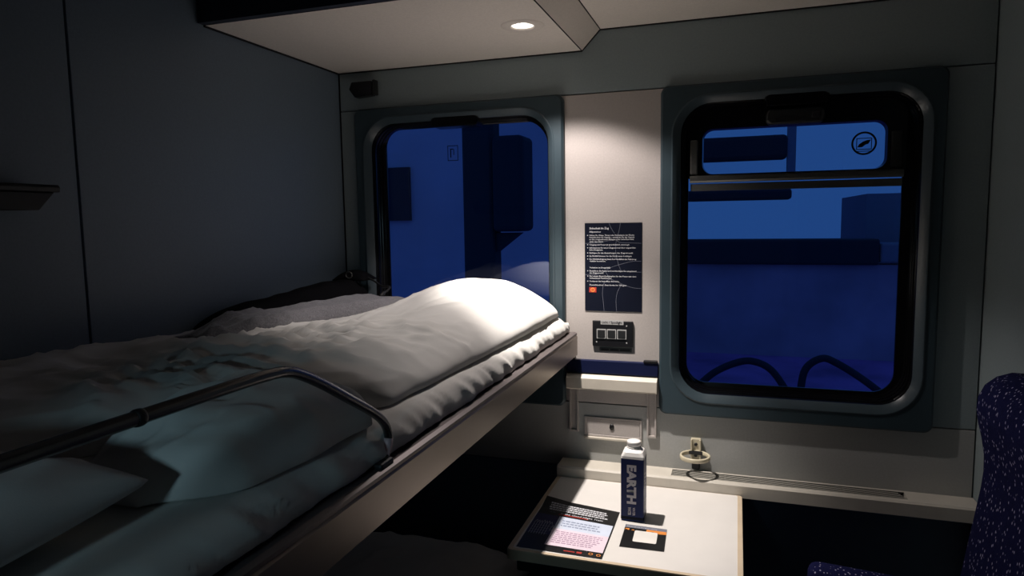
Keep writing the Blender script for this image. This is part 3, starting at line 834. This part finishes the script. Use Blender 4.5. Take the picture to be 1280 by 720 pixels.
# ================================================================== THINGS ON THE WINDOW WALL
# safety notice
poster = empty('safety_notice', (-.341, -.002, 1.26)); tag(poster, 'dark navy safety notice with small white text between the windows', 'notice')
PX0, PX1, PZ0, PZ1 = -.424, -.258, 1.259, 1.517
box('board', (PX0, -.0022, PZ0), (PX1, -.0002, PZ1), 'ink', poster)
def ptxt(s, size, x, z, bold=0, width=None): return text('lettering', s, size, on_wall(x, -.0030, z), 'txt', poster, bold=bold, width=width, res=1)
tx = PX0+.014
ptxt('Sicherheit im Zug', .0085, tx, PZ1-.018, .00022, .057)
ptxt('Allgemeines', .0068, tx, PZ1-.0275, .0001, .034)
lines = [('*', 'Halten Sie Gänge, Türen oder Rückstände der Flucht-', .131, -.0375), ('', 'bereiche frei von Gepäck – verstauen Sie das Gepäck', .131, -.0435),
         ('', 'in den vorgesehenen Ablagen oder zwischen bzw.', .130, -.0495), ('', 'unter den Sitzen.', .041, -.0560),
         ('*', 'Umgang mit Feuer ist grundsätzlich untersagt.', .117, -.0650), ('*', 'Informieren Sie unser Zugpersonal über ungewöhn-', .135, -.0740),
         ('', 'liche Ereignisse.', .040, -.0800), ('*', 'Befolgen Sie die Anweisungen des Zugpersonals.', .128, -.0890),
         ('*', 'Im Notfall können Sie die Notbremse betätigen.', .124, -.0980), ('*', 'Bei Nichtbefolgung kann bei Notfällen im Fahrzeug', .136, -.1070),
         ('', 'Gefahr bestehen.', .048, -.1130),
         ('h', 'Verhalten im Ereignisfall', .061, -.1320), ('*', 'Bewahren Sie Ruhe und verständigen Sie umgehend', .136, -.1415),
         ('', 'das Zugpersonal.', .042, -.1475), ('*', 'Bei einem Brand bekämpfen Sie das Feuer mit dem', .136, -.1570),
         ('', 'vorhandenen Feuerlöscher.', .066, -.1630), ('*', 'Verlassen Sie betroffene Bereiche.', .088, -.1720),
         ('h', 'Feuerlöscher: Standorte im Wagen', .108, -.1830)]
for b, s, w, dz in lines:
    ptxt(s, .0058, tx, PZ1+dz, .00008, w)
    if b == '*':
        box('bullet', (PX0+.0075, -.0031, PZ1+dz+.0008), (PX0+.0098, -.0024, PZ1+dz+.0031), 'txt', poster)
def pcurve(pts):
    P = catmull([(PX0+a*(PX1-PX0), -.0026, PZ1-b*(PZ1-PZ0)) for a, b in pts], 5)
    bm = bmesh.new()
    for p, q in zip(P[:-1], P[1:]):
        d = (q-p).normalized(); s = Vector((-d.z, 0, d.x))*.0004
        bm.faces.new([bm.verts.new(v) for v in (p-s, q-s, q+s, p+s)])
    put('map_line', to_mesh('map_line', bm, False), 'txtdim', poster)
for c_ in ([(.43, 0), (.47, .06), (.53, .12)], [(.63, 0), (.61, .08), (.56, .2), (.55, .32), (.60, .47), (.64, .53)], [(0, .23), (.25, .22), (.42, .2), (.55, .19), (.62, .22), (.8, .225), (1, .23)],
           [(1, .43), (.85, .43), (.66, .46), (.47, .50), (.38, .54), (.39, .57), (.45, .63)], [(0, .585), (.2, .58), (.36, .55)], [(.64, .545), (.8, .55), (1, .55)],
           [(.45, .63), (.38, .66), (.33, .70), (.315, .8), (.33, .9), (.345, 1)], [(.45, .63), (.6, .67), (.75, .71), (.88, .73), (1, .735)], [(.65, .69), (.58, .78), (.555, .88), (.565, 1)]):
    pcurve(c_)
pc = box('fire_symbol', (PX0+.013, -.0030, PZ0+.055), (PX0+.034, -.0023, PZ0+.070), 'red', poster)
ring_flat('symbol_ring', (PX0+.0235, PZ0+.0625), .0066, .0040, -.0032, 'orange', pc, 20)
box('symbol_bar', (PX0+.0228, -.0033, PZ0+.0585), (PX0+.0242, -.0031, PZ0+.0665), 'orange', pc)

# light switch panel
sw = empty('light_switch_panel', (-.341, -.002, 1.155)); tag(sw, 'black light switch panel with three square buttons under the safety notice', 'switch')
box('plate', (-.401, -.008, 1.155), (-.282, -.0002, 1.231), 'black', sw, .002)
box('name_label', (-.376, -.0090, 1.2205), (-.309, -.0078, 1.2335), 'lightgrey', sw)
text('lettering', 'Licht / Spotlight', .0100, on_wall(-.373, -.0094, 1.2238), 'pblack', sw, bold=.0002, width=.060)
for k in range(3):
    xa = -.3875 + k*.0300
    fr_ = loft('button_frame', [rloop(xa, xa+.0270, 1.1785, 1.2065, .001, -.0078, 2), rloop(xa, xa+.0270, 1.1785, 1.2065, .001, -.0105, 2), rloop(xa+.0022, xa+.0248, 1.1807, 1.2043, .001, -.0105, 2), rloop(xa+.0022, xa+.0248, 1.1807, 1.2043, .001, -.0078, 2)], 'lightgrey', sw)
    bt = box('button', (xa+.0030, -.0118, 1.1815), (xa+.0240, -.0078, 1.2035), 'blackp', sw, .001)
for xa, za in ((-.3885, 1.168), (-.300, 1.168), (-.300, 1.218)):
    bm = bmesh.new()
    bm.faces.new([bm.verts.new((xa+.0022*math.cos(2*math.pi*k/10), -.0085, za+.0022*math.sin(2*math.pi*k/10))) for k in range(10)])
    put('screw', to_mesh('screw', bm), 'lightgrey', sw)
strip = empty('label_strip', (-.333, -.001, 1.140)); tag(strip, 'narrow grey label strip just below the switch panel', 'label')
box('strip_plate', (-.381, -.0020, 1.1395), (-.286, -.0002, 1.1510), 'alu', strip)
bm = bmesh.new()
for (a, b) in ((-.376, -.353), (-.349, -.324), (-.320, -.291)): box_bm(bm, (a, -.0024, 1.142), (b, -.0019, 1.1475))
put('strip_print', to_mesh('strip_print', bm), 'blackp', strip)

# navy cross band, cream bracket and its guide channels
band = empty('navy_band', (-.348, -.01, 1.073)); tag(band, 'navy blue horizontal band on the wall between the windows', 'band')
box('band_body', (-.4785, -.016, 1.074), (-.2085, -.0002, 1.113), 'bandblue', band, .002)
box('band_clip', (-.250, -.019, 1.1135), (-.212, -.0002, 1.1195), 'black', band, .001)
box('band_clip', (-.4785, -.019, 1.1135), (-.452, -.0002, 1.1195), 'black', band, .001)
brk = empty('table_bracket', (-.343, -.02, .90)); tag(brk, 'cream folding table bracket with two vertical guide channels under the navy band', 'bracket')
prism('bracket_bar', [(-.0002, 1.070), (-.020, 1.070), (-.034, 1.062), (-.034, 1.030), (-.028, 1.026), (-.0002, 1.026)], 'x', -.476, -.2095, 'cream', brk, .0015)
for xa in (-.472, -.2405):
    bm = bmesh.new()
    box_bm(bm, (xa, -.010, .890), (xa+.0045, -.0002, 1.0255)); box_bm(bm, (xa+.0225, -.010, .890), (xa+.027, -.0002, 1.0255)); box_bm(bm, (xa+.0045, -.010, .890), (xa+.0225, -.0002, .896)); box_bm(bm, (xa+.0045, -.003, .896), (xa+.0225, -.0002, 1.0255))
    put('guide_channel', to_mesh('guide_channel', bm), 'panel_mid', brk)
# inspection hatch
hat = empty('inspection_hatch', (-.342, -.003, .88)); tag(hat, 'small rectangular hatch plate with keyhole low on the wall behind the carton', 'hatch')
loft('hatch_frame', [rloop(-.427, -.256, .879, .938, .003, -.0002, 2), rloop(-.427, -.256, .879, .938, .003, -.005, 2), rloop(-.422, -.261, .884, .933, .003, -.005, 2), rloop(-.421, -.262, .885, .932, .003, -.002, 2)], 'panel_mid', hat)
box('hatch_plate', (-.4205, -.0030, .8855), (-.2625, -.0004, .9315), 'panel_mid', hat)
box('hatch_ledge', (-.427, -.012, .871), (-.256, -.0003, .8785), 'cream', hat, .002)
kh = lathe('keyhole', [(.0068, 0), (.0068, .0022)], (0, 0), 'black', hat, 20)
for v in kh.data.vertices:
    p = v.co + Vector(hat.location); v.co = Vector((-.344+p.x, -.0030-p.z*1.0, .911+p.y*1.4)) - Vector(hat.location)

# cup holder ring
cup = empty('cup_holder', (-.101, -.03, .83)); tag(cup, 'cream ring cup holder on a small wall bracket above the sill', 'cup holder')
cr_ = lathe('ring', [(.0405, .8555), (.0418, .858), (.0418, .8645), (.0405, .8670), (.0365, .8670), (.0355, .8645), (.0355, .858), (.0365, .8555), (.0405, .8555)], (-.101, -.0520), 'brass', cup, 48, cap=False)
box('bracket_plate', (-.1155, -.012, .838), (-.0870, -.0002, .9005), 'brass', cup, .003)
box('bracket_plate_cheek', (-.1155, -.020, .842), (-.1110, -.0121, .898), 'brass', cup, .001)
box('bracket_plate_cheek', (-.0915, -.020, .842), (-.0870, -.0121, .898), 'brass', cup, .001)
for zc in (.884, .852):
    o = lathe('screw', [(.0048, 0), (.0048, .002), (.002, .0026)], (0, 0), 'black', cup, 14)
    for v in o.data.vertices:
        p = v.co + Vector(cup.location); v.co = Vector((-.1012+p.x, -.0122-p.z, zc+p.y)) - Vector(cup.location)
box('pivot', (-.122, -.022, .856), (-.0805, -.014, .8665), 'black', cup, .002)
box('lower_stop', (-.112, -.020, .812), (-.090, -.0002, .8370), 'black', cup, .003)

# small black device on the upper left of the wall
dev = empty('wall_speaker', (-1.13, -.01, 1.925)); tag(dev, 'small black device high on the wall above the left window', 'speaker')
prism('device_body', [(-1.180, 1.950), (-1.170, 1.972), (-1.100, 1.972), (-1.100, 1.928), (-1.160, 1.924)], 'y', -.030, -.0002, 'black', dev, .003)
box('device_clip', (-1.0985, -.024, 1.930), (-1.0900, -.0002, 1.976), 'blackp', dev, .002)

# dark shelf on the left wall
shf = empty('wall_shelf', (-1.2, -1.3, 1.56)); tag(shf, 'small dark shelf tray mounted on the far left of the left wall', 'shelf')
prism('shelf_top', [(XL+.001, 1.592), (XL+.001, 1.605), (-1.166, 1.605), (-1.162, 1.600), (-1.164, 1.592)], 'y', -1.70, -1.040, 'blackp', shf, .0015)
prism('shelf_tray', [(-1.046, 1.5915), (-1.076, 1.560), (-1.68, 1.560), (-1.69, 1.5915)], 'x', XL+.001, -1.170, 'blackp', shf, .0015)

# ================================================================== SEAT
seat = empty('train_seat', (.40, -.60, 0)); tag(seat, 'navy speckled upholstered train seat with armrest against the right wall', 'seat')
sp = [(.574, 1.199), (.545, 1.200), (.518, 1.190), (.498, 1.172), (.487, 1.146), (.485, 1.120), (.489, 1.092), (.497, 1.058), (.503, 1.022), (.504, .985), (.501, .950), (.492, .885), (.479, .795), (.470, .730), (.455, .640), (.445, .560), (.440, .47), (.575, .47)]
def prof_loop(y, inset):
    c = Vector((.54, .85))
    out = []
    for x, z in sp:
        x2 = x + inset*.9 if x < .57 else x
        z2 = z - inset*1.1 if z > 1.15 else z
        out.append((x2, y, z2))
    return out
loops = [prof_loop(-.300-d, i) for d, i in ((.0, .030), (.004, .016), (.012, .006), (.026, .0), (.10, -.002), (.25, .004), (.40, -.002), (.524, 0), (.538, .006), (.546, .016), (.55, .030))]
loft('backrest', loops, 'seat', seat, True, True, smooth=True)
box('seat_cushion', (.06, -.86, .34), (.4385, -.29, .468), 'seat', seat, .035, 4, True)
box('seat_base', (.10, -.84, .0), (.565, -.31, .338), 'navy', seat, .01)
for yc in (-.345, -.895):
    bm = bmesh.new(); box_bm(bm, (-.160, -.032, -.030), (.160, .032, .030), .022, 4)
    me = to_mesh('armrest', bm)
    me.transform(Matrix.Translation((.327, yc, .700)) @ Matrix.Rotation(math.radians(3.5), 4, 'Y'))
    put('armrest', me, 'seat', seat, True)
    box('armrest_support', (.44, yc-.012, .47), (.484, yc+.012, .672), 'black', seat, .004)

# ================================================================== OUTSIDE (dusk)
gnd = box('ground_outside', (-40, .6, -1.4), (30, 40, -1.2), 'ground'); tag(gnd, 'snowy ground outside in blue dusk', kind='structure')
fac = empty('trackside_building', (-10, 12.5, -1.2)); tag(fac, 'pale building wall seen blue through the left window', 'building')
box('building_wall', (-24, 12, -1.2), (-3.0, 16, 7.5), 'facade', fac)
box('building_window', (-7.9, 11.9, 1.55), (-7.05, 12.0, 2.75), 'outdark', fac)
box('building_roof', (-24.3, 11.7, 7.5), (-2.7, 16.3, 7.7), 'outdark', fac)
sig = empty('signal_mast', (-1.96, 3.1, -1.2)); tag(sig, 'dark signal mast with large box outside the left window', 'mast')
box('mast_post', (-2.06, 3.0, -1.2), (-1.80, 3.2, 3.4), 'outdark', sig, .03)
box('signal_box', (-1.795, 2.95, 1.44), (-1.54, 3.25, 2.17), 'outdark', sig, .04, 3)
prism('signal_bracket', [(-1.799, 1.28), (-1.799, 1.43), (-1.60, 1.43)], 'y', 3.05, 3.15, 'outdark', sig)
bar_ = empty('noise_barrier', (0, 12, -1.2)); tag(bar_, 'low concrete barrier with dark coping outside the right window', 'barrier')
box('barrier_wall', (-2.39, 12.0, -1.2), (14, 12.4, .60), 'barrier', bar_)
box('barrier_coping', (-2.39, 11.85, .60), (2.48, 12.5, 1.08), 'outdark', bar_, .04)
box('barrier_coping', (2.50, 11.9, .64), (14, 12.5, 1.00), 'outmid', bar_, .04)
gan = empty('trackside_gantry', (1.0, 12, -1.2)); tag(gan, 'dark gantry with post and two beams beyond the barrier', 'gantry')
box('gantry_post', (-2.5, 13.0, -1.2), (-2.15, 13.2, 5.5), 'outdark', gan)
box('gantry_hanger', (.94, 12.98, 2.40), (1.10, 13.22, 5.5), 'outmid', gan)
box('gantry_top_beam', (-2.5, 12.98, 5.5), (1.3, 13.22, 5.75), 'outdark', gan)
box('gantry_beam', (-2.2, 12.9, 2.68), (.94, 13.3, 3.17), 'outdark', gan, .08)
box('gantry_beam', (-2.2, 12.9, 1.86), (1.04, 13.3, 2.08), 'outdark', gan, .06)
hut = box('trackside_hut', (2.50, 13.5, -1.2), (8, 17, 1.95), 'outmid'); tag(hut, 'dark clad hut at the right edge of the right window view', 'hut')
for nm, pts in (('left', [(-.60, 9.0, -1.21), (-.30, 9.0, -.92), (.05, 9.0, -.74), (.30, 9.0, -.72), (.55, 9.0, -.85), (.80, 9.0, -1.21)]),
                ('right', [(.95, 9.0, -1.21), (1.02, 9.0, -.80), (1.24, 9.0, -.62), (1.45, 9.0, -.68), (1.80, 9.0, -.90), (2.20, 9.0, -1.21)])):
    o = tube('bent_pipe', catmull(pts, 6), .055, 'outdark', None, 10)
    tag(o, 'dark bent pipe hoop on the snow, %s one seen low in the right window' % nm, 'pipe', 'pipe hoops on the snow')
